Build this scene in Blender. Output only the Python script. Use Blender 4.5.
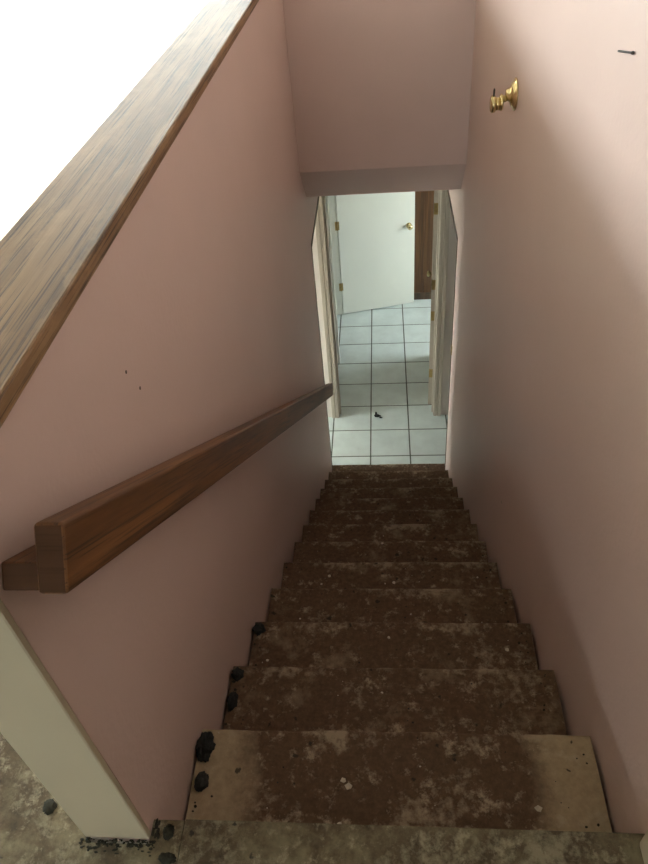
import bpy, bmesh, math, random
from mathutils import Matrix, Vector, noise
random.seed(7)
for o in list(bpy.data.objects):
    bpy.data.objects.remove(o)
scene = bpy.context.scene
COL = scene.collection

# ------------------------------------------------------------------ camera
# world: X right, Y down the flight, Z up; origin = middle of the landing edge
cam_d = bpy.data.cameras.new('camera')
cam = bpy.data.objects.new('camera', cam_d)
COL.objects.link(cam)
R = [[0.99565706, -0.01957969, -0.09101468],
     [0.05507709, -0.66430759, 0.74542735],
     [-0.07505699, -0.74720283, -0.66034414]]
CAM = (-0.0445, -0.4957, 1.4390)
cam.matrix_world = Matrix(((R[0][0], -R[0][1], -R[0][2], CAM[0]),
                           (R[1][0], -R[1][1], -R[1][2], CAM[1]),
                           (R[2][0], -R[2][1], -R[2][2], CAM[2]),
                           (0, 0, 0, 1)))
cam_d.sensor_fit = 'AUTO'
cam_d.sensor_width = 36.0
cam_d.lens = 700.93 / 864 * 36.0
cam_d.clip_start = 0.02
scene.camera = cam

# ------------------------------------------------------------------ light
world = bpy.data.worlds.new('sky')
scene.world = world
world.use_nodes = True
bg = world.node_tree.nodes['Background']
bg.inputs['Color'].default_value = (0.92, 0.97, 1.0, 1)
bg.inputs['Strength'].default_value = 9.0
sun_d = bpy.data.lights.new('sun', 'SUN')
sun_d.energy = 38.0
sun_d.angle = math.radians(0.6)
sun_d.color = (1.0, 0.96, 0.90)
sun = bpy.data.objects.new('sun', sun_d)
COL.objects.link(sun)
sun.rotation_euler = Vector((-0.10, -1.0, -0.47)).to_track_quat('-Z', 'Y').to_euler()
sun.location = (0, 20, 12)


def portal(loc, direction, w, h):
    """guides sky light through a window opening"""
    d = bpy.data.lights.new('window_portal', 'AREA')
    d.shape = 'RECTANGLE'
    d.size = w
    d.size_y = h
    d.cycles.is_portal = True
    o = bpy.data.objects.new('window_portal', d)
    COL.objects.link(o)
    o.location = loc
    o.rotation_euler = Vector(direction).to_track_quat('-Z', 'Y').to_euler()


vs = scene.view_settings
vs.view_transform = 'Standard'
vs.look = 'None'
vs.gamma = 1.0
vs.use_curve_mapping = False
vs.exposure = 1.2

# ------------------------------------------------------------------ dimensions
XL, XR = -0.5135, 0.4105          # faces of the stair walls
XW = XR + 0.006                   # face of the right wall, a finger's breadth off the treads
RUN, RISE = 0.28, 0.1991
NT = 13                           # treads
ZF = -14 * RISE                   # lower floor
YE = 3.65                         # where the stair walls end
YH = 3.42                         # wall over the stairs
WT = 0.122                        # wall thickness
ZHALL = -0.31                     # hall ceiling
ZHEAD = -0.63                     # head of the hall side openings
YD = 4.47                         # hall wall with the door opening
YD2 = 4.61
TILE = 0.3432


# ------------------------------------------------------------------ materials
def newmat(name):
    m = bpy.data.materials.new(name)
    m.use_nodes = True
    nt = m.node_tree
    b = nt.nodes['Principled BSDF']
    return m, nt, b


def N(nt, typ, **kw):
    n = nt.nodes.new(typ)
    for k, v in kw.items():
        if k in n.inputs:
            n.inputs[k].default_value = v
        else:
            setattr(n, k, v)
    return n


def L(nt, a, ao, b, bi):
    nt.links.new(a.outputs[ao], b.inputs[bi])


def coords(nt, scale, space='Object'):
    if space == 'World':
        t = N(nt, 'ShaderNodeNewGeometry')
        out = 'Position'
    else:
        t = N(nt, 'ShaderNodeTexCoord')
        out = 'Object'
    mp = N(nt, 'ShaderNodeMapping')
    mp.inputs['Scale'].default_value = scale
    L(nt, t, out, mp, 'Vector')
    return mp


def ramp(nt, stops):
    r = N(nt, 'ShaderNodeValToRGB')
    e = r.color_ramp.elements
    while len(e) < len(stops):
        e.new(0.5)
    for i, (p, c) in enumerate(stops):
        e[i].position = p
        e[i].color = (c[0], c[1], c[2], 1) if not isinstance(c, float) else (c, c, c, 1)
    return r


def mix(nt, fac, a, b, mode='MIX'):
    m = N(nt, 'ShaderNodeMix', data_type='RGBA', blend_type=mode)
    for sock, v in ((0, fac), (6, a), (7, b)):
        if isinstance(v, tuple):
            if len(v) == 3:
                m.inputs[sock].default_value = (*v, 1)
            else:
                nt.links.new(v[0].outputs[v[1]], m.inputs[sock])
        elif isinstance(v, (int, float)):
            m.inputs[sock].default_value = v
        else:
            nt.links.new(v, m.inputs[sock])
    return m.outputs[2]


def noise_tex(nt, mp, scale, detail=4, rough=0.6, dist=0.0):
    n = N(nt, 'ShaderNodeTexNoise')
    n.inputs['Scale'].default_value = scale
    n.inputs['Detail'].default_value = detail
    n.inputs['Roughness'].default_value = rough
    n.inputs['Distortion'].default_value = dist
    L(nt, mp, 'Vector', n, 'Vector')
    return n


def bump(nt, b, src, out, strength, dist):
    bp = N(nt, 'ShaderNodeBump')
    bp.inputs['Strength'].default_value = strength
    bp.inputs['Distance'].default_value = dist
    L(nt, src, out, bp, 'Height')
    L(nt, bp, 'Normal', b, 'Normal')


def mat_paint(name, col, col2, rough=0.55, tex=0.25):
    m, nt, b = newmat(name)
    mp = coords(nt, (1, 1, 1), 'World')
    n1 = noise_tex(nt, mp, 1.7, 4, 0.6)
    r1 = ramp(nt, [(0.35, 0.0), (0.7, 1.0)])
    L(nt, n1, 'Fac', r1, 'Fac')
    c = mix(nt, r1.outputs['Color'], col, col2)
    nt.links.new(c, b.inputs['Base Color'])
    b.inputs['Roughness'].default_value = rough
    n2 = noise_tex(nt, mp, 70, 2, 0.5)
    bump(nt, b, n2, 'Fac', tex, 0.004)
    return m


def mat_wood(name, dark, mid, light, axis=1, rough=0.45, grain=1.0, worn=0.0, lines=1.0):
    """broad soft figure, fine dark grain lines along one axis and optional scuffed pale patches"""
    m, nt, b = newmat(name)

    def stretched(across, along):
        sc = [across] * 3
        sc[axis] = along
        return coords(nt, tuple(sc))
    n1 = noise_tex(nt, stretched(26, 1.3), 1.0, 5, 0.6, 0.15)
    r1 = ramp(nt, [(0.30, dark), (0.5, mid), (0.74, light)])
    L(nt, n1, 'Fac', r1, 'Fac')
    n2 = noise_tex(nt, stretched(240, 3.0), 1.0, 3, 0.55, 0.1)
    r2 = ramp(nt, [(0.37, min(1, 0.75 * lines)), (0.46, 0.0)])
    L(nt, n2, 'Fac', r2, 'Fac')
    c = mix(nt, r2.outputs['Color'], r1.outputs['Color'], tuple(x * 0.45 for x in dark))
    n4 = noise_tex(nt, stretched(60, 2.2), 1.0, 6, 0.7, 0.4)
    r4 = ramp(nt, [(0.33, min(1, 0.55 * lines)), (0.39, 0.0)])
    L(nt, n4, 'Fac', r4, 'Fac')
    c = mix(nt, r4.outputs['Color'], c, tuple(x * 0.3 for x in dark))
    if worn > 0:
        n3 = noise_tex(nt, stretched(16, 7), 1.0, 6, 0.75, 0.2)
        r3 = ramp(nt, [(0.48, 0.0), (0.66, worn)])
        L(nt, n3, 'Fac', r3, 'Fac')
        c = mix(nt, r3.outputs['Color'], c, tuple(min(1, x * 1.3) for x in light))
    nt.links.new(c, b.inputs['Base Color'])
    b.inputs['Roughness'].default_value = rough
    bump(nt, b, n2, 'Fac', 0.25 * grain, 0.002)
    return m


def mat_subfloor(name, base, stain, pale, stain_lo, stain_hi, pale_lo, edge=None, spots=True, wear=True, blotch=1.06):
    """bare chipboard with carpet stain, pale glue patches and dark mould specks"""
    m, nt, b = newmat(name)
    mp = coords(nt, (1, 1, 1), 'World')
    n1 = noise_tex(nt, mp, 6.0, 8, 0.72, 0.1)
    r1 = ramp(nt, [(stain_lo, 0.0), (stain_hi, 1.0)])
    L(nt, n1, 'Fac', r1, 'Fac')
    fac = r1.outputs['Color']
    if edge:
        g = N(nt, 'ShaderNodeNewGeometry')
        s = N(nt, 'ShaderNodeSeparateXYZ')
        L(nt, g, 'Position', s, 'Vector')
        sub = N(nt, 'ShaderNodeMath', operation='ADD')
        sub.inputs[1].default_value = -edge[0]
        L(nt, s, 'X', sub, 0)
        ab = N(nt, 'ShaderNodeMath', operation='ABSOLUTE')
        L(nt, sub, 'Value', ab, 0)
        wob = N(nt, 'ShaderNodeMath', operation='MULTIPLY_ADD')
        wob.inputs[1].default_value = edge[2]
        L(nt, n1, 'Fac', wob, 0)
        L(nt, ab, 'Value', wob, 2)
        re = N(nt, 'ShaderNodeMapRange')
        re.inputs['From Min'].default_value = edge[1] + edge[2] * 0.5 - 0.04
        re.inputs['From Max'].default_value = edge[1] + edge[2] * 0.5 + 0.04
        re.inputs['To Min'].default_value = 1.0
        re.inputs['To Max'].default_value = 0.0
        L(nt, wob, 'Value', re, 'Value')
        mm = N(nt, 'ShaderNodeMath', operation='MULTIPLY')
        nt.links.new(fac, mm.inputs[0])
        L(nt, re, 'Result', mm, 1)
        fac = mm.outputs['Value']
    nb = noise_tex(nt, mp, 55, 4, 0.7)
    rb = ramp(nt, [(0.3, tuple(x * 0.72 for x in base)), (0.7, base)])
    L(nt, nb, 'Fac', rb, 'Fac')
    rs = ramp(nt, [(0.3, tuple(x * 0.6 for x in stain)), (0.7, tuple(x * 1.25 for x in stain))])
    L(nt, nb, 'Fac', rs, 'Fac')
    c = mix(nt, fac, rb.outputs['Color'], rs.outputs['Color'])
    n3 = noise_tex(nt, mp, 19, 9, 0.75, 0.1)
    r3 = ramp(nt, [(pale_lo, 0.0), (pale_lo + 0.1, 0.75)])
    L(nt, n3, 'Fac', r3, 'Fac')
    c = mix(nt, r3.outputs['Color'], c, pale)
    n5 = noise_tex(nt, mp, 42, 8, 0.7, 0.1)
    n6 = noise_tex(nt, mp, 6.5, 3, 0.5)
    a5 = N(nt, 'ShaderNodeMath', operation='MULTIPLY_ADD')
    a5.inputs[1].default_value = 0.9
    L(nt, n6, 'Fac', a5, 0)
    L(nt, n5, 'Fac', a5, 2)
    src = a5
    if wear:
        g2 = N(nt, 'ShaderNodeNewGeometry')
        s2 = N(nt, 'ShaderNodeSeparateXYZ')
        L(nt, g2, 'Position', s2, 'Vector')
        dv = N(nt, 'ShaderNodeMath', operation='DIVIDE')
        dv.inputs[1].default_value = RUN
        L(nt, s2, 'Y', dv, 0)
        fr = N(nt, 'ShaderNodeMath', operation='FRACT')
        L(nt, dv, 'Value', fr, 0)
        mr = N(nt, 'ShaderNodeMapRange')
        mr.inputs['From Min'].default_value = 0.80
        mr.inputs['From Max'].default_value = 1.0
        mr.inputs['To Max'].default_value = 0.17
        L(nt, fr, 'Value', mr, 'Value')
        a6 = N(nt, 'ShaderNodeMath', operation='ADD')
        L(nt, a5, 'Value', a6, 0)
        L(nt, mr, 'Result', a6, 1)
        src = a6
    r5 = ramp(nt, [(blotch / 1.5, 0.0), ((blotch + 0.20) / 1.5, 0.75)])
    sc5 = N(nt, 'ShaderNodeMath', operation='DIVIDE')
    sc5.inputs[1].default_value = 1.5
    L(nt, src, 'Value', sc5, 0)
    L(nt, sc5, 'Value', r5, 'Fac')
    c = mix(nt, r5.outputs['Color'], c, tuple(x * 0.85 for x in pale))
    if spots:
        v = N(nt, 'ShaderNodeTexVoronoi', feature='F1')
        v.inputs['Scale'].default_value = 17
        nd = noise_tex(nt, mp, 60, 2, 0.6)
        dm = N(nt, 'ShaderNodeVectorMath', operation='MULTIPLY_ADD')
        dm.inputs[1].default_value = (0.022, 0.022, 0.022)
        L(nt, nd, 'Color', dm, 0)
        L(nt, mp, 'Vector', dm, 2)
        L(nt, dm, 'Vector', v, 'Vector')
        ns = noise_tex(nt, mp, 9, 2, 0.5)
        th = N(nt, 'ShaderNodeMath', operation='MULTIPLY')
        th.inputs[1].default_value = 0.42
        L(nt, ns, 'Fac', th, 0)
        ad = N(nt, 'ShaderNodeMath', operation='ADD')
        L(nt, v, 'Distance', ad, 0)
        L(nt, th, 'Value', ad, 1)
        rv = ramp(nt, [(0.27, 0.85), (0.315, 0.0)])
        L(nt, ad, 'Value', rv, 'Fac')
        c = mix(nt, rv.outputs['Color'], c, (0.018, 0.017, 0.012))
    nt.links.new(c, b.inputs['Base Color'])
    b.inputs['Roughness'].default_value = 0.85
    bump(nt, b, nb, 'Fac', 0.5, 0.003)
    return m


def mat_plain(name, col, rough=0.5, metal=0.0, vary=0.12, scale=12, bmp=0.0):
    m, nt, b = newmat(name)
    mp = coords(nt, (1, 1, 1), 'World')
    n1 = noise_tex(nt, mp, scale, 4, 0.6)
    r1 = ramp(nt, [(0.3, tuple(x * (1 - vary) for x in col)), (0.7, tuple(min(1, x * (1 + vary * 0.5)) for x in col))])
    L(nt, n1, 'Fac', r1, 'Fac')
    L(nt, r1, 'Color', b, 'Base Color')
    b.inputs['Roughness'].default_value = rough
    b.inputs['Metallic'].default_value = metal
    if bmp:
        bump(nt, b, n1, 'Fac', bmp, 0.003)
    return m


M = {}
M['pink'] = mat_paint('pink wall paint', (0.71, 0.545, 0.488), (0.68, 0.52, 0.463), 0.5, 0.22)
M['white_paint'] = mat_paint('cream white trim paint', (0.54, 0.48, 0.34), (0.49, 0.43, 0.30), 0.5, 0.1)
M['casing'] = mat_paint('off-white casing paint', (0.50, 0.445, 0.36), (0.46, 0.405, 0.33), 0.5, 0.0)
M['door'] = mat_paint('white door paint', (0.80, 0.82, 0.74), (0.77, 0.79, 0.72), 0.4, 0.04)
M['hallwall'] = mat_paint('pale hall wall paint', (0.76, 0.70, 0.64), (0.72, 0.66, 0.60), 0.6, 0.1)
M['ceil'] = mat_paint('white ceiling paint', (0.66, 0.62, 0.56), (0.62, 0.58, 0.52), 0.8, 0.3)
M['cap'] = mat_wood('weathered cap board', (0.11, 0.056, 0.022), (0.24, 0.138, 0.061), (0.37, 0.235, 0.118), 1, 0.5, 1.0, 0.35, 1.3)
M['rail'] = mat_wood('stained rail wood', (0.055, 0.021, 0.007), (0.145, 0.060, 0.017), (0.25, 0.115, 0.038), 1, 0.5, 0.8)
M['rail_end'] = mat_wood('sawn rail end grain', (0.055, 0.026, 0.013), (0.080, 0.039, 0.020), (0.11, 0.055, 0.028), 0, 0.7, 0.5, 0.0, 0.3)
M['rail_end'].node_tree.nodes['Principled BSDF'].inputs['Specular IOR Level'].default_value = 0.1
M['panel'] = mat_wood('brown wall panelling', (0.05, 0.020, 0.006), (0.11, 0.048, 0.015), (0.16, 0.078, 0.027), 2, 0.5, 0.6)
M['brown_trim'] = mat_wood('dark brown edge strip', (0.05, 0.03, 0.016), (0.09, 0.055, 0.03), (0.14, 0.09, 0.05), 2, 0.6, 0.4)
M['tread'] = mat_subfloor('carpet-stained chipboard tread', (0.34, 0.26, 0.165), (0.125, 0.074, 0.041), (0.46, 0.38, 0.26), 0.27, 0.46, 0.56)
M['tread_top'] = mat_subfloor('chipboard tread with bare ends', (0.46, 0.365, 0.235), (0.125, 0.074, 0.041), (0.48, 0.40, 0.28), 0.22, 0.38, 0.555, (-0.06, 0.33, 0.22))
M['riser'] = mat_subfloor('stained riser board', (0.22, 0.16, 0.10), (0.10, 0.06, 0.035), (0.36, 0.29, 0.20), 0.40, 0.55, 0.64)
M['landing'] = mat_subfloor('mouldy landing chipboard', (0.21, 0.175, 0.10), (0.085, 0.060, 0.031), (0.37, 0.33, 0.22), 0.40, 0.56, 0.54, None, True, False, 0.97)
M['tile'] = mat_plain('white glazed floor tile', (0.70, 0.79, 0.78), 0.25, 0, 0.10, 7)
M['grout'] = mat_plain('grey tile grout', (0.10, 0.12, 0.10), 0.9, 0, 0.3, 30)
M['brass'] = mat_plain('polished brass', (0.72, 0.60, 0.32), 0.24, 1.0, 0.1, 30)
M['brass_dull'] = mat_plain('tarnished brass', (0.42, 0.31, 0.13), 0.4, 1.0, 0.25, 60)
M['steel_dark'] = mat_plain('dark rusty steel', (0.05, 0.045, 0.04), 0.5, 0.6, 0.3, 80)
M['mould'] = mat_plain('black mould clump', (0.028, 0.030, 0.028), 0.95, 0, 0.7, 160, 0.8)
M['moss'] = mat_plain('dark green-brown grime', (0.030, 0.029, 0.016), 0.95, 0, 0.7, 140, 0.8)
M['flake'] = mat_plain('pale plaster flake', (0.60, 0.54, 0.43), 0.9, 0, 0.25, 90)
M['concrete'] = mat_plain('pale concrete paving', (0.55, 0.54, 0.50), 0.9, 0, 0.2, 3)
M['frame'] = mat_plain('white window frame', (0.80, 0.80, 0.78), 0.4, 0, 0.05, 5)
m, nt, b = newmat('window glass')
nt.nodes.remove(b)
tr = N(nt, 'ShaderNodeBsdfTransparent')
tr.inputs['Color'].default_value = (0.95, 0.98, 0.97, 1)
gl = N(nt, 'ShaderNodeBsdfGlossy')
gl.inputs['Roughness'].default_value = 0.02
mx = N(nt, 'ShaderNodeMixShader')
mx.inputs['Fac'].default_value = 0.06
L(nt, tr, 0, mx, 1)
L(nt, gl, 0, mx, 2)
L(nt, mx, 0, nt.nodes['Material Output'], 'Surface')
M['glass'] = m


# ------------------------------------------------------------------ mesh helpers
def obj(name, bm, mat, parent=None, smooth=False, loc=None):
    me = bpy.data.meshes.new(name)
    bmesh.ops.recalc_face_normals(bm, faces=bm.faces[:])
    bm.to_mesh(me)
    bm.free()
    mats = mat if isinstance(mat, (list, tuple)) else [mat]
    for k in mats:
        me.materials.append(M[k])
    if smooth:
        for p in me.polygons:
            p.use_smooth = True
    o = bpy.data.objects.new(name, me)
    COL.objects.link(o)
    if loc is not None:
        o.location = loc
    if parent is not None:
        o.parent = parent
    return o


def add_box(bm, x0, x1, y0, y1, z0, z1, bev=0.0, seg=1):
    r = bmesh.ops.create_cube(bm, size=1.0)
    for v in r['verts']:
        v.co = Vector((x0 + (v.co.x + 0.5) * (x1 - x0), y0 + (v.co.y + 0.5) * (y1 - y0), z0 + (v.co.z + 0.5) * (z1 - z0)))
    if bev:
        es = list({e for v in r['verts'] for e in v.link_edges})
        bmesh.ops.bevel(bm, geom=es, offset=bev, segments=seg, affect='EDGES', profile=0.5)
    return bm


def box(name, dims, mat, parent=None, bev=0.0, seg=1):
    return obj(name, add_box(bmesh.new(), *dims, bev, seg), mat, parent)


def prism(bm, pts, axis, a0, a1):
    """polygon pts in the plane normal to axis ('X' -> (y,z), 'Y' -> (x,z), 'Z' -> (x,y)) swept a0..a1"""
    def co(p, a):
        return {'X': (a, p[0], p[1]), 'Y': (p[0], a, p[1]), 'Z': (p[0], p[1], a)}[axis]
    A = [bm.verts.new(co(p, a0)) for p in pts]
    B = [bm.verts.new(co(p, a1)) for p in pts]
    bm.faces.new(A)
    bm.faces.new(B[::-1])
    n = len(pts)
    for i in range(n):
        bm.faces.new((A[i], A[(i + 1) % n], B[(i + 1) % n], B[i]))
    return bm


def lathe(bm, prof, origin, direction, n=28):
    """prof = [(distance along direction, radius)]"""
    d = Vector(direction).normalized()
    u = d.orthogonal().normalized()
    w = d.cross(u)
    rings = []
    for t, r in prof:
        c = Vector(origin) + d * t
        if r < 1e-6:
            rings.append([bm.verts.new(c)])
        else:
            rings.append([bm.verts.new(c + (u * math.cos(2 * math.pi * k / n) + w * math.sin(2 * math.pi * k / n)) * r) for k in range(n)])
    for a, b2 in zip(rings, rings[1:]):
        for k in range(n):
            k2 = (k + 1) % n
            if len(a) == 1 and len(b2) == 1:
                continue
            if len(a) == 1:
                bm.faces.new((a[0], b2[k], b2[k2]))
            elif len(b2) == 1:
                bm.faces.new((a[k], a[k2], b2[0]))
            else:
                bm.faces.new((a[k], a[k2], b2[k2], b2[k]))
    return bm


def blob(bm, c, size, seed, sub=4, amp=0.35):
    r = bmesh.ops.create_icosphere(bm, subdivisions=sub, radius=1.0)
    for v in r['verts']:
        p = v.co.copy()
        k = 1 + amp * noise.noise(p * 1.6 + Vector((seed * 3.1, seed, 0))) + amp * 0.6 * noise.noise(p * 4.5 + Vector((0, seed * 2.3, seed))) + amp * 0.4 * noise.noise(p * 11 + Vector((seed, 0, seed)))
        p *= k
        v.co = Vector((c[0] + p.x * size[0], c[1] + p.y * size[1], c[2] + p.z * size[2]))
    return bm


def struct(o, label=None):
    o['kind'] = 'structure'
    if label:
        o['label'] = label
    return o


def empty(name, loc):
    o = bpy.data.objects.new(name, None)
    COL.objects.link(o)
    o.location = loc
    o.empty_display_size = 0.1
    bpy.context.view_layer.update()
    return o


def tag(o, label, cat, group=None, kind=None):
    o['label'] = label
    o['category'] = cat
    if group:
        o['group'] = group
    if kind:
        o['kind'] = kind
    return o


def adopt(child, parent):
    child.parent = parent
    child.matrix_parent_inverse = Matrix.Translation(-Vector(parent.location))


# ------------------------------------------------------------------ setting: stairwell walls
# right wall: full height to YE, above the hall opening it runs on to the door wall
bm = bmesh.new()
prism(bm, [(-0.02, 0.0), (0.0, 0.0), (0.0, ZF), (YE, ZF), (YE, ZHEAD), (YD, ZHEAD), (YD, 2.45), (-0.02, 2.45)], 'X', XW, XW + WT)
wall_right = struct(obj('wall_right', bm, 'pink'), 'pink painted stairwell wall carrying the brass bracket')

# left half wall under the cap, then full height beyond the wall over the stairs
bm = bmesh.new()
prism(bm, [(-0.02, 0.0), (0.0, 0.0), (0.0, ZF), (YE, ZF), (YE, ZHEAD), (YD, ZHEAD), (YD, 2.45), (YH, 2.45), (YH, 0.929), (-0.02, 0.929)], 'X', XL - WT, XL)
wall_left = struct(obj('wall_left', bm, 'pink'), 'pink painted half wall below the wooden cap, carrying the handrail')

# wall over the foot of the stairs with its sloping soffit
bm = bmesh.new()
prism(bm, [(YH, 2.45), (YH, -0.07), (YE, ZHALL), (YE + 0.1, ZHALL), (YE + 0.1, 2.45)], 'X', XL, XW)
wall_end = struct(obj('wall_end', bm, 'pink'), 'pink wall above the foot of the stairs with a sloping soffit')

# brown strips finishing the wall ends at the hall openings
for k, x in ((1, XL), (2, XW)):
    s = 1 if x < 0 else -1
    bm = bmesh.new()
    x0, x1 = sorted((x - 0.02 * s, x + 0.004 * s))
    add_box(bm, x0, x1, YE - 0.002, YE + 0.010, ZF + 0.002, ZHEAD)
    add_box(bm, x0, x1, YE - 0.002, YD - 0.02, ZHEAD - 0.022, ZHEAD + 0.008)
    struct(obj('trim_%d' % k, bm, 'brown_trim'))

# cream board closing the end of the half wall
bm = bmesh.new()
add_box(bm, XL - WT - 0.004, XL + 0.001, -0.034, -0.02, 0.003, 0.929, 0.002)
struct(obj('trim_3', bm, 'white_paint'), 'cream white board closing the end of the half wall')
# rounded white foot of the casing at the right of the landing
bm = bmesh.new()
add_box(bm, XW - 0.026, XW + WT + 0.026, -0.060, -0.010, 0.002, 2.449, 0.010, 3)
struct(obj('trim_4', bm, 'white_paint'), 'white rounded trim beside the right wall at the landing')

# ------------------------------------------------------------------ setting: floors
floor_up = empty('floor_upper', (0, 0, 0))
struct(floor_up, 'bare mouldy chipboard floor of the landing and upper room')


def panel(x0, x1, y0, y1, z1=0.0, th=0.022):
    o = box('floor_panel', (x0, x1, y0, y1, z1 - th, z1), 'landing', floor_up)
    return o


g = 0.0
panel(-0.452 + 0.0015, XR - 0.002, -0.62, 0.004)               # landing edge board
panel(-0.452 + 0.0015, XR - 0.002, -5.0, -0.62 - g)
panel(-1.67, -0.452 - g, -1.22, -0.042)
panel(-1.67, -0.452 - g, -5.0, -1.22 - g)
panel(XL + 0.001, -0.452 - g, -0.042 + g, 0.002)
panel(XR - 0.002, 1.9, -2.4, -0.02)
panel(XR - 0.002, 1.9, -5.0, -2.4)
panel(1.9, 3.6, -2.4, -0.02)
panel(1.9, 3.6, -5.0, -2.4)
y = -0.042 + g
for yy in (2.40, 4.84, 6.5):
    panel(-1.67, XL - WT - 0.003, y, yy - g)
    y = yy + g
for x in (-2.89, -4.11, -5.0):
    x1 = {-2.89: -1.67, -4.11: -2.89, -5.0: -4.11}[x]
    y = -5.0
    for yy in (-0.4, 2.04, 4.48, 6.5):
        panel(x + g, x1 - g, y + g, yy - g)
        y = yy
# slab below the boards
bm = bmesh.new()
add_box(bm, -5.0, XL - WT, 0.0, 6.5, -0.30, -0.024)
add_box(bm, -5.0, 3.6, -5.0, -0.03, -0.30, -0.024)
obj('joist_slab', bm, 'ceil', floor_up)

# ceiling and outer walls of the upper room
struct(box('ceiling', (-5.15, 3.75, -5.15, 6.65, 2.45, 2.6), 'ceil'))
struct(box('wall_landing', (XW + WT, 3.6, -0.02, 0.1, -0.3, 2.45), 'pink'))
struct(box('wall_landing_side', (3.6, 3.75, -5.15, 0.1, -0.3, 2.45), 'pink'))
BX0, BX1, BZ0, BZ1 = -1.9, -0.1, 0.95, 1.95
bm = bmesh.new()
add_box(bm, -5.15, BX0, -5.15, -5.0, -0.3, 2.45)
add_box(bm, BX1, 3.6, -5.15, -5.0, -0.3, 2.45)
add_box(bm, BX0, BX1, -5.15, -5.0, -0.3, BZ0)
add_box(bm, BX0, BX1, -5.15, -5.0, BZ1, 2.45)
struct(obj('wall_back', bm, 'pink'))
# outer wall with the window: left side of the upper room
WY0, WY1, WZ0, WZ1 = -0.2, 5.2, 1.15, 2.25
bm = bmesh.new()
add_box(bm, -5.15, -5.0, -5.0, WY0, -0.3, 2.45)
add_box(bm, -5.15, -5.0, WY1, 6.65, -0.3, 2.45)
add_box(bm, -5.15, -5.0, WY0, WY1, -0.3, WZ0)
add_box(bm, -5.15, -5.0, WY0, WY1, WZ1, 2.45)
struct(obj('wall_outer', bm, 'ceil'))
# far wall of the upper room with a glazed door
GX0, GX1, GZ1 = -3.95, -0.95, 2.12
bm = bmesh.new()
add_box(bm, -5.0, GX0, 6.5, 6.65, -0.3, 2.45)
add_box(bm, GX1, XL - WT, 6.5, 6.65, -0.3, 2.45)
add_box(bm, GX0, GX1, 6.5, 6.65, GZ1, 2.45)
add_box(bm, GX0, GX1, 6.5, 6.65, -0.3, 0.0)
struct(obj('wall_far', bm, 'ceil'))
struct(box('wall_room_side', (XL - WT, XL - 0.002, YD, 6.65, ZHEAD, 2.45), 'ceil'))


def window(name, axis, pos, a0, a1, z0, z1, n):
    """frame bars and panes in a wall opening; axis is the wall normal"""
    r = empty(name, (0, 0, 0))
    r['kind'] = 'structure'
    w = 0.05

    def bar(u0, u1, v0, v1, nm, mat, t):
        if axis == 'X':
            box(nm, (pos - t, pos + t, u0, u1, v0, v1), mat, r)
        else:
            box(nm, (u0, u1, pos - t, pos + t, v0, v1), mat, r)
    bar(a0, a1, z0, z0 + w, 'frame_rail', 'frame', 0.03)
    bar(a0, a1, z1 - w, z1, 'frame_rail', 'frame', 0.03)
    st = (a1 - a0 - w) / n
    for i in range(n + 1):
        bar(a0 + st * i, a0 + st * i + w, z0 + w, z1 - w, 'frame_stile', 'frame', 0.03)
    for i in range(n):
        bar(a0 + st * i + w, a0 + st * (i + 1), z0 + w, z1 - w, 'pane', 'glass', 0.003)
    return r


window('window_1', 'X', -5.08, WY0, WY1, WZ0, WZ1, 3)
portal((-5.2, (WY0 + WY1) / 2, (WZ0 + WZ1) / 2), (1, 0, 0), WY1 - WY0, WZ1 - WZ0)
window('window_2', 'Y', 6.58, GX0, GX1, 0.0, GZ1, 1)
portal(((GX0 + GX1) / 2, 6.7, GZ1 / 2), (0, -1, 0), GX1 - GX0, GZ1)
window('window_5', 'Y', -5.08, BX0, BX1, BZ0, BZ1, 2)
portal(((BX0 + BX1) / 2, -5.2, (BZ0 + BZ1) / 2), (0, 1, 0), BX1 - BX0, BZ1 - BZ0)
struct(box('ground', (-30, 30, -30, 30, ZF - 0.45, ZF - 0.3), 'concrete'))
struct(box('balcony', (-5.15, XR, 6.65, 8.6, -0.2, -0.02), 'concrete'))

# ------------------------------------------------------------------ setting: lower hall and the room beyond it
LX0 = -2.3                                   # glazed end of the hall on the left
RX1 = 1.6
FX1 = 2.5                                    # window wall of the far room
FY1 = 6.53                                   # panelled wall
OX0, OX1, OZ = -0.49, 0.372, -0.60           # door opening

# tiles
floor_low = empty('floor', (0, 0, ZF))
struct(floor_low, 'white tiled floor of the lower hall with grey grout')
gb = box('grout_bed', (LX0, FX1, 3.642, FY1, ZF - 0.06, ZF - 0.0025), 'grout')
adopt(gb, floor_low)
tx0, ty0 = -0.2, 3.947
gw = 0.011
bm = bmesh.new()
add_box(bm, gw / 2, TILE - gw / 2, gw / 2, TILE - gw / 2, -0.006, 0.0, 0.0012)
me_tile = bpy.data.meshes.new('tile')
bm.to_mesh(me_tile)
bm.free()
me_tile.materials.append(M['tile'])
me_cut = {}
for j in range(-1, 8):
    for i in range(-8, 8):
        x, y = tx0 + i * TILE, ty0 + j * TILE
        x0, x1 = max(x, LX0), min(x + TILE, FX1)
        y0, y1 = max(y, 3.645), min(y + TILE, FY1 - 0.002)
        if x1 - x0 < 0.03 or y1 - y0 < 0.03:
            continue
        if y1 <= YD2 and x > RX1:
            continue
        if y0 >= YD2 - 0.02 and x < -1.35:
            continue
        if x1 - x0 > TILE - 0.001 and y1 - y0 > TILE - 0.001:
            o = bpy.data.objects.new('tile', me_tile)
            COL.objects.link(o)
        else:
            bm = bmesh.new()
            add_box(bm, x0 - x + gw / 2, x1 - x - gw / 2, y0 - y + gw / 2, y1 - y - gw / 2, -0.006, 0.0, 0.0012)
            o = obj('tile', bm, 'tile')
        o.parent = floor_low
        o.location = (x, y, random.uniform(-0.0004, 0.0004))

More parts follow.
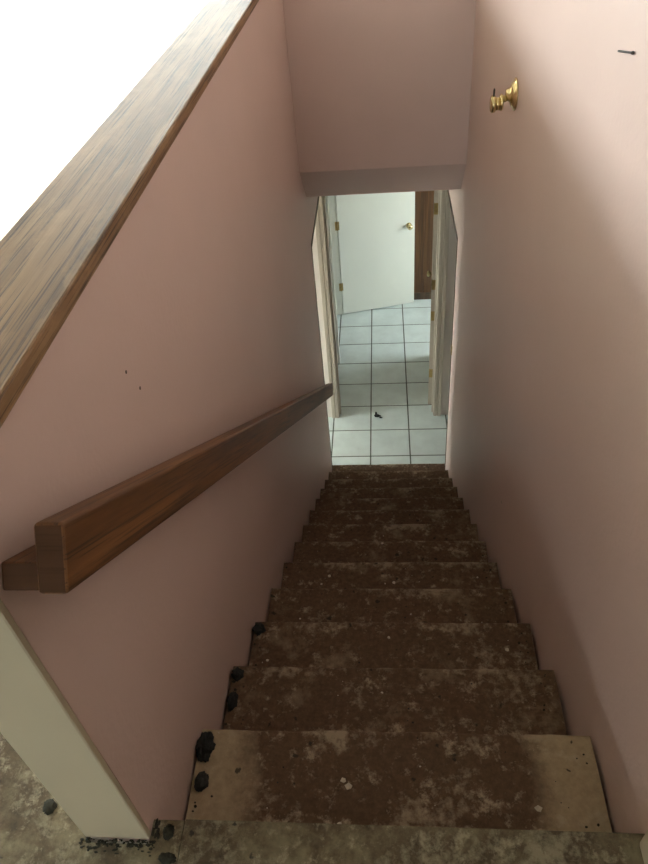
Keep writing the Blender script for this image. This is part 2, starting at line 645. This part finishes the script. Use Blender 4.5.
# hall walls
struct(box('wall_hall_near', (LX0, XL - WT, YE - 0.12, YE, ZF, -0.3), 'hallwall'))
struct(box('wall_hall_near_right', (XR + WT, RX1, YE - 0.12, YE, ZF, ZHALL), 'hallwall'))
struct(box('wall_hall_right', (RX1, RX1 + 0.1, YE - 0.12, YD2, ZF, ZHALL), 'hallwall'))
bm = bmesh.new()
add_box(bm, LX0, OX0 - 0.02, YD + 0.012, YD2, ZF, -0.3)
add_box(bm, OX1 + 0.02, FX1, YD + 0.012, YD2, ZF, -0.3)
add_box(bm, OX0 - 0.02, OX1 + 0.02, YD + 0.012, YD2, OZ + 0.02, -0.3)
struct(obj('wall_door', bm, 'hallwall'), 'pale wall of the lower hall with the cased door opening')
bm = bmesh.new()
add_box(bm, LX0, RX1, YE, YD2, ZHALL, ZHALL + 0.15)
add_box(bm, -1.3, FX1, YD2, FY1 + 0.1, -0.3, -0.15)
struct(obj('ceiling_hall', bm, 'ceil'))
# glazed door at the end of the hall
bm = bmesh.new()
add_box(bm, LX0 - 0.1, LX0, YE - 0.12, YE + 0.06, ZF, -0.3)
add_box(bm, LX0 - 0.1, LX0, YD - 0.06, YD2, ZF, -0.3)
add_box(bm, LX0 - 0.1, LX0, YE + 0.06, YD - 0.06, ZF + 2.1, -0.3)
struct(obj('wall_hall_left', bm, 'hallwall'))
window('window_3', 'X', LX0 - 0.05, YE + 0.06, YD - 0.06, ZF, ZF + 2.1, 1)
portal((LX0 - 0.15, (YE + YD) / 2, ZF + 1.05), (1, 0, 0), YD - YE - 0.12, 2.1)

# casing and jambs of the door opening
cs = empty('trim_5', (0, 0, 0))
struct(cs, 'off-white casing and jambs around the open hall doorway')


def casing_profile(xe, s, name):
    """moulded board standing on the hall side; xe is the opening edge, s points away from the opening"""
    pts = [(0.004, 0.0), (0.004, 0.016), (0.028, 0.016), (0.031, 0.012), (0.037, 0.012), (0.040, 0.018), (0.068, 0.018), (0.068, 0.0)]
    bm = bmesh.new()
    prism(bm, [(xe + s * u, YD + 0.012 - d) for u, d in pts], 'Z', ZF + 0.002, OZ + 0.06)
    return obj(name, bm, 'casing', cs)


casing_profile(OX0, -1, 'casing_board')
casing_profile(OX1, 1, 'casing_board')
box('casing_head', (OX0 - 0.068, OX1 + 0.068, YD - 0.008, YD + 0.012, OZ + 0.06, OZ + 0.13), 'casing', cs)
for x0, x1 in ((OX0 - 0.02, OX0), (OX1, OX1 + 0.02)):
    box('jamb', (x0, x1, YD + 0.005, YD2 + 0.012, ZF + 0.002, OZ), 'casing', cs, 0.002)
for x0, x1 in ((OX0, OX0 + 0.011), (OX1 - 0.011, OX1)):
    box('door_stop', (x0, x1, YD + 0.05, YD + 0.085, ZF + 0.002, OZ), 'casing', cs, 0.002)
box('jamb_head', (OX0 - 0.02, OX1 + 0.02, YD + 0.005, YD2 + 0.012, OZ, OZ + 0.02), 'casing', cs)
box('strike_plate', (OX0 - 0.001, OX0 + 0.0025, YD2 - 0.035, YD2 - 0.01, ZF + 0.95, ZF + 1.01), 'brass_dull', cs)


def knob_pair(parent, x, z, y0, y1):
    """round brass knobs with roses on both faces of a leaf lying along local +X"""
    for yy, d in ((y0, -1), (y1, 1)):
        bm = bmesh.new()
        lathe(bm, [(0, 0), (0, 0.030), (0.006, 0.030), (0.010, 0.014), (0.030, 0.012), (0.036, 0.022), (0.046, 0.028), (0.058, 0.027), (0.066, 0.018), (0.068, 0)], (x, yy, z), (0, d, 0), 24)
        obj('door_knob', bm, 'brass', parent, True)


# open leaf of the hall doorway, folded back into the far room; pivot on the right jamb
d1 = empty('door_1', (OX1 - 0.004, YD2 + 0.014, ZF + 0.008))
struct(d1, 'off-white door seen edge on, standing open beyond the right jamb')
LW, LH = 0.80, OZ - ZF - 0.02
bm = bmesh.new()
add_box(bm, 0.0, LW, 0.0, 0.036, 0.0, LH, 0.002)
obj('leaf', bm, 'casing', d1)
knob_pair(d1, LW - 0.07, 0.96, 0.0, 0.036)
for z in (1.915, 1.265, 0.968, 0.365):
    h = box('hinge', (-0.003, 0.0005, 0.002, 0.034, z - 0.045, z + 0.045), 'brass_dull', d1)
d1.rotation_euler = (0, 0, math.radians(84))

# far room shell
bm = bmesh.new()
add_box(bm, -0.66, -0.54, YD2, 5.38, ZF, -0.3)
add_box(bm, -0.66, -0.54, 6.27, FY1, ZF, -0.3)
add_box(bm, -0.66, -0.54, 5.38, 6.27, ZF + 2.06, -0.3)
struct(obj('wall_far_left', bm, 'hallwall'))
struct(box('wall_sky_block', (-1.35, -1.25, YD2, FY1 + 0.1, ZF, -0.3), 'hallwall'))  # unseen wall added behind the side doorway to stop sky leaking in
t6 = empty('trim_6', (0, 0, 0))
struct(t6, 'white door frame at the left of the far room')
box('jamb', (-0.665, -0.537, 6.25, 6.27, ZF + 0.002, ZF + 2.05), 'door', t6, 0.002)
box('jamb', (-0.665, -0.537, 5.38, 5.40, ZF + 0.002, ZF + 2.05), 'door', t6, 0.002)
box('casing_board', (-0.540, -0.520, 6.255, 6.325, ZF + 0.002, ZF + 2.11), 'door', t6, 0.003)
box('casing_board', (-0.540, -0.520, 5.325, 5.395, ZF + 0.002, ZF + 2.11), 'door', t6, 0.003)
box('casing_head', (-0.540, -0.520, 5.395, 6.255, ZF + 2.05, ZF + 2.11), 'door', t6, 0.003)

# panelled wall at the back, one board at a time
wp = empty('wall_panelled', (0, FY1, ZF))
struct(wp, 'brown wood panelled wall at the back of the far room')
adopt(box('backing', (-1.35, FX1, FY1 + 0.012, FY1 + 0.1, ZF, -0.3), 'panel'), wp)
x = -0.66
while x < FX1:
    w = 0.104
    adopt(box('plank', (x + 0.002, min(x + w, FX1) - 0.002, FY1, FY1 + 0.012, ZF, -0.31), 'panel', None, 0.002), wp)
    x += w
struct(box('baseboard_far', (-0.54, FX1, FY1 - 0.014, FY1 - 0.001, ZF + 0.001, ZF + 0.085), 'brown_trim'))

# window wall of the far room
VY0, VY1, VZ0, VZ1 = 4.95, 6.35, ZF + 0.80, ZF + 1.95
bm = bmesh.new()
add_box(bm, FX1, FX1 + 0.12, YD2 - 0.1, VY0, ZF, -0.15)
add_box(bm, FX1, FX1 + 0.12, VY1, FY1 + 0.1, ZF, -0.15)
add_box(bm, FX1, FX1 + 0.12, VY0, VY1, ZF, VZ0)
add_box(bm, FX1, FX1 + 0.12, VY0, VY1, VZ1, -0.15)
struct(obj('wall_far_right', bm, 'hallwall'))
window('window_4', 'X', FX1 + 0.06, VY0, VY1, VZ0, VZ1, 2)
portal((FX1 + 0.15, (VY0 + VY1) / 2, (VZ0 + VZ1) / 2), (-1, 0, 0), VY1 - VY0, VZ1 - VZ0)

# white door standing open in front of the panelling
d2 = empty('door_2', (-0.522, 6.247, ZF + 0.010))
struct(d2, 'white flush door standing open in front of the panelled wall')
LW2 = 0.822
obj('leaf', add_box(bmesh.new(), 0.006, LW2, 0.0, 0.035, 0.0, 2.03, 0.0025), 'door', d2)
knob_pair(d2, LW2 - 0.065, 0.935, 0.0, 0.035)
for z in (0.345, 1.05, 1.80):
    bm = bmesh.new()
    add_box(bm, -0.022, 0.022, -0.004, 0.0005, z - 0.045, z + 0.045)
    lathe(bm, [(0, 0), (0, 0.006), (0.094, 0.006), (0.094, 0)], (0.0, -0.006, z - 0.047), (0, 0, 1), 10)
    obj('hinge', bm, 'brass_dull', d2)
d2.rotation_euler = (0, 0, math.atan2(0.2, 0.798))

# ------------------------------------------------------------------ staircase
st = empty('staircase', (0, 0, 0))
tag(st, 'steep flight of bare stained chipboard steps between the pink walls', 'staircase')
TH = 0.026
for n in range(1, NT + 1):
    z = -n * RISE
    y1 = n * RUN
    y0 = y1 - RUN - 0.004
    xa = XL + 0.005 + random.uniform(0, 0.004)
    xb = XR - 0.003 - random.uniform(0, 0.004)
    bm = bmesh.new()
    nx = 40
    prof = [(y0, z - TH), (y0, z), (y1 - 0.006, z), (y1 - 0.0015, z - 0.002), (y1, z - 0.006), (y1 - 0.001, z - TH)]
    rows = []
    for i in range(nx + 1):
        xx = xa + (xb - xa) * i / nx
        dy = 0.0035 * noise.noise(Vector((xx * 9, n * 5.3, 0))) + 0.003 * noise.noise(Vector((xx * 31, n * 2.3, 4)))
        dz = 0.0015 * noise.noise(Vector((xx * 6, n * 3.3, 9)))
        rows.append([bm.verts.new((xx, p[0] + (dy if k >= 2 else 0), p[1] + dz)) for k, p in enumerate(prof)])
    np_ = len(prof)
    for a, b2 in zip(rows, rows[1:]):
        for k in range(np_):
            bm.faces.new((a[k], a[(k + 1) % np_], b2[(k + 1) % np_], b2[k]))
    bm.faces.new(rows[0])
    bm.faces.new(rows[-1][::-1])
    obj('tread', bm, 'tread_top' if n == 1 else 'tread', st)
for n in range(0, NT + 1):
    zt = -n * RISE - (TH if n else 0.024)
    zb = max(-(n + 1) * RISE, ZF)
    y1 = n * RUN - 0.014
    box('riser', (XL + 0.004, XR - 0.010, y1 - 0.018, y1, zb, zt), 'riser', st)

bm = bmesh.new()
prism(bm, [(-0.02, -0.26), (-0.02, -0.55), (NT * RUN - 0.04, ZF + 0.001), (NT * RUN - 0.04, ZF + 0.16)], 'X', XL + 0.001, XR - 0.001)
obj('leak_panel', bm, 'riser', st)  # unseen sloped panel added under the steps to shut out sky light

# ------------------------------------------------------------------ cap and handrail
bm = bmesh.new()
NY = 60
cap_o = empty('timber_ledge', (-0.58, -0.06, 0.9595))
tag(cap_o, 'weathered brown wooden ledge along the top of the half wall above the handrail', 'ledge')
add_box(bm, -0.667, -0.4935, -0.06, YH - 0.001, 0.9295, 0.9595, 0.004, 2)
adopt(obj('cap_board', bm, 'cap'), cap_o)

ang = math.atan2(RISE, RUN)
RL = 4.135
rail = empty('handrail', (XL, -0.025, 0.773))
tag(rail, 'brown stained wooden handrail sloping down the left wall', 'handrail')
# local: X out from the wall, Y along the rail, Z across it


def rail_part(name, dims, bev, mat):
    bm = bmesh.new()
    add_box(bm, *dims, bev, 3)
    bm.faces.ensure_lookup_table()
    bmesh.ops.recalc_face_normals(bm, faces=bm.faces[:])
    for f in bm.faces:
        f.material_index = 1 if abs(f.normal.y) > 0.9 else 0
    o = obj(name, bm, [mat, 'rail_end'], rail)
    return o


rail_part('grip', (0.052, 0.090, 0.0, RL, 0.0, 0.087), 0.006, 'rail')
rail_part('wall_batten', (0.001, 0.0515, 0.014, RL - 0.01, 0.0, 0.036), 0.003, 'rail')
rail.rotation_euler = (-ang, 0, 0)

# ------------------------------------------------------------------ brass bracket on the right wall
br = empty('wall_bracket', (XW, 2.115, 0.664))
tag(br, 'polished brass bracket with round back plate on the right wall', 'bracket')


def bpart(name, prof, o=(0, 0, 0), d=(-1, 0, 0), mat='brass', n=28):
    bm = bmesh.new()
    lathe(bm, prof, o, d, n)
    return obj(name, bm, mat, br, True)


bpart('back_plate', [(0.0005, 0), (0.0005, 0.052), (0.004, 0.053), (0.008, 0.048), (0.010, 0.040), (0.013, 0.040), (0.017, 0.032), (0.019, 0.024), (0.026, 0.021), (0.034, 0.017), (0.034, 0)])
bpart('neck', [(0.030, 0), (0.030, 0.011), (0.044, 0.011), (0.044, 0)], (0, 0, -0.012), mat='brass_dull')
bpart('collar', [(0.042, 0), (0.042, 0.024), (0.045, 0.027), (0.050, 0.027), (0.053, 0.022), (0.056, 0)], (0, 0, -0.024))
bpart('barrel', [(0.052, 0), (0.052, 0.021), (0.068, 0.021), (0.068, 0)], (0, 0, -0.028))
bpart('end_knob', [(0.066, 0), (0.066, 0.024), (0.070, 0.028), (0.080, 0.028), (0.084, 0.023), (0.085, 0)], (0, 0, -0.028))
bpart('pin', [(0, 0), (0, 0.0035), (0.022, 0.0035), (0.026, 0.002), (0.026, 0)], (-0.074, 0, -0.003), (0, 0, 1), 'steel_dark', 12)

# nail driven sideways into the right wall
nl = empty('nail', (XW, 0.985, 1.062))
tag(nl, 'dark bent nail on the right wall above the brass bracket', 'nail')
a = Vector((XW - 0.0045, 1.030, 1.053)) - Vector(nl.location)
b_ = Vector((XW - 0.0045, 0.945, 1.070)) - Vector(nl.location)
bm = bmesh.new()
lathe(bm, [(0, 0), (0, 0.0019), ((b_ - a).length, 0.0019), ((b_ - a).length, 0)], a, b_ - a, 10)
obj('shank', bm, 'steel_dark', nl)
bm = bmesh.new()
lathe(bm, [(0, 0), (0, 0.0032), (0.003, 0.0032), (0.003, 0)], b_, b_ - a, 12)
obj('head', bm, 'steel_dark', nl)

# little marks on the walls
for (yy, zz, r) in ((0.500, 0.711, 0.0036), (0.536, 0.646, 0.0036)):
    bm = bmesh.new()
    lathe(bm, [(-0.002, 0), (-0.002, r), (0.0006, r), (0.0008, 0)], (XL, yy, zz), (1, 0, 0), 10)
    obj('nail_hole', bm, 'brown_trim', wall_left)
bm = bmesh.new()
lathe(bm, [(-0.002, 0), (-0.002, 0.007), (0.0008, 0.006), (0.001, 0)], (XW, 1.512, -0.745), (-1, 0, 0), 9)
obj('paint_chip', bm, 'flake', wall_right)
box('strike_plate', (XW - 0.007, XW + 0.03, YE - 0.030, YE + 0.012, -1.505, -1.435), 'brass_dull', wall_right, 0.002)

# ------------------------------------------------------------------ debris
clumps = [
    ('black mould clump in the corner of the first step below the landing, larger of two', (-0.490, 0.232, -RISE), (0.020, 0.030, 0.014)),
    ('small black mould clump on the first step below the landing, nearer the landing', (-0.484, 0.152, -RISE), (0.015, 0.022, 0.010)),
    ('black mould clump at the left end of the second step, at its edge', (-0.489, 0.530, -2 * RISE), (0.017, 0.018, 0.010)),
    ('flat black mould clump at the left end of the second step, near its back', (-0.491, 0.450, -2 * RISE), (0.014, 0.026, 0.007)),
    ('black mould clump at the left end of the third step against the wall', (-0.489, 0.806, -3 * RISE), (0.020, 0.020, 0.010)),
    ('black mould clump on the landing beside the end of the half wall, upper', (-0.478, -0.020, 0.0), (0.010, 0.014, 0.005)),
    ('black mould clump on the landing beside the board seam, at the bottom edge', (-0.470, -0.066, 0.0), (0.016, 0.010, 0.004)),
    ('black mould spot on the landing floor left of the white end board', (-0.730, 0.019, 0.0), (0.013, 0.013, 0.004)),
]
for k, (lab, c, s) in enumerate(clumps):
    bm = bmesh.new()
    blob(bm, (0, 0, s[2] * 0.55), s, k + 2)
    for v in bm.verts:
        v.co.z = max(v.co.z, 0.0)
        if c[0] > XL and c[0] + v.co.x < XL + 0.002 and c[1] > 0:
            v.co.x = XL + 0.002 - c[0]
    o = obj('mould_clump', bm, 'moss' if c[2] == 0.0 else 'mould', None, True, (c[0], c[1], c[2] + 0.0005))
    tag(o, lab, 'mould', 'mould clumps along the left wall')

# crust of grime along the foot of the cream board
bm = bmesh.new()
for k in range(110):
    x = random.uniform(-0.648, -0.500)
    blob(bm, (x, -0.036 - abs(random.gauss(0, 0.010)), 0.0005), (random.uniform(0.0015, 0.006), random.uniform(0.001, 0.003), random.uniform(0.0006, 0.0018)), k, 1)
for k in range(12):
    blob(bm, (-0.506 + random.uniform(-0.003, 0.010), random.uniform(-0.035, 0.0), 0.0005), (0.003, 0.006, 0.002), k, 1)
tag(obj('grime_crust', bm, 'moss'), 'crust of dark grime along the foot of the cream end board', 'grime', None, 'stuff')


def scatter(name, count, mat, label, cat, smin, smax, landing_share, edges=False):
    bm = bmesh.new()
    for k in range(count):
        if True:
            n = random.choice([1, 1, 1, 2, 2, 2, 3, 3, 4, 4, 5, 5, 6, 7, 8, 9, 10, 11, 12, 13])
            x = random.uniform(XL + 0.03, XR - 0.03)
            if edges:
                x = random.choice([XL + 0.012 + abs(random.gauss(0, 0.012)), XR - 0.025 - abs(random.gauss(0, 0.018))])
            y = n * RUN - random.uniform(0.012, RUN - 0.03)
            z = -n * RISE + 0.0012
        s = smin + (smax - smin) * random.random() ** 2.5
        m = random.randint(5, 8)
        a0 = random.random() * 6.28
        top = [bm.verts.new((x + s * random.uniform(0.6, 1.1) * math.cos(a0 + 6.283 * q / m), y + s * random.uniform(0.5, 1.0) * math.sin(a0 + 6.283 * q / m), z + s * 0.18)) for q in range(m)]
        bot = [bm.verts.new((v.co.x, v.co.y, z - 0.0012)) for v in top]
        bm.faces.new(top)
        bm.faces.new(bot[::-1])
        for q in range(m):
            bm.faces.new((top[q], bot[q], bot[(q + 1) % m], top[(q + 1) % m]))
    o = obj(name, bm, mat, st)
    o['label'] = label
    o['kind'] = 'stuff'
    return o


scatter('plaster_flakes', 60, 'flake', 'pale plaster flakes scattered over the brown steps', 'debris', 0.0015, 0.010, 0.12)
scatter('dirt_crumbs', 80, 'mould', 'black dirt crumbs scattered over the steps', 'debris', 0.0015, 0.004, 0.15)
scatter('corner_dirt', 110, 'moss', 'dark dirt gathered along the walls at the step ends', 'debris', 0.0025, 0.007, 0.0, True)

# scrap lying on the hall tiles
bm = bmesh.new()
blob(bm, (0, 0, 0.010), (0.030, 0.016, 0.012), 5, 2, 0.6)
blob(bm, (-0.012, 0.032, 0.010), (0.009, 0.026, 0.009), 8, 2, 0.6)
blob(bm, (0.030, -0.020, 0.006), (0.014, 0.010, 0.006), 11, 2, 0.6)
for v in bm.verts:
    v.co.z = max(v.co.z, 0.0)
o = obj('debris_scrap', bm, 'mould', None, False, (-0.140, 4.475, ZF + 0.0005))
tag(o, 'dark scrap of debris lying on the white tiles before the doorway', 'debris')
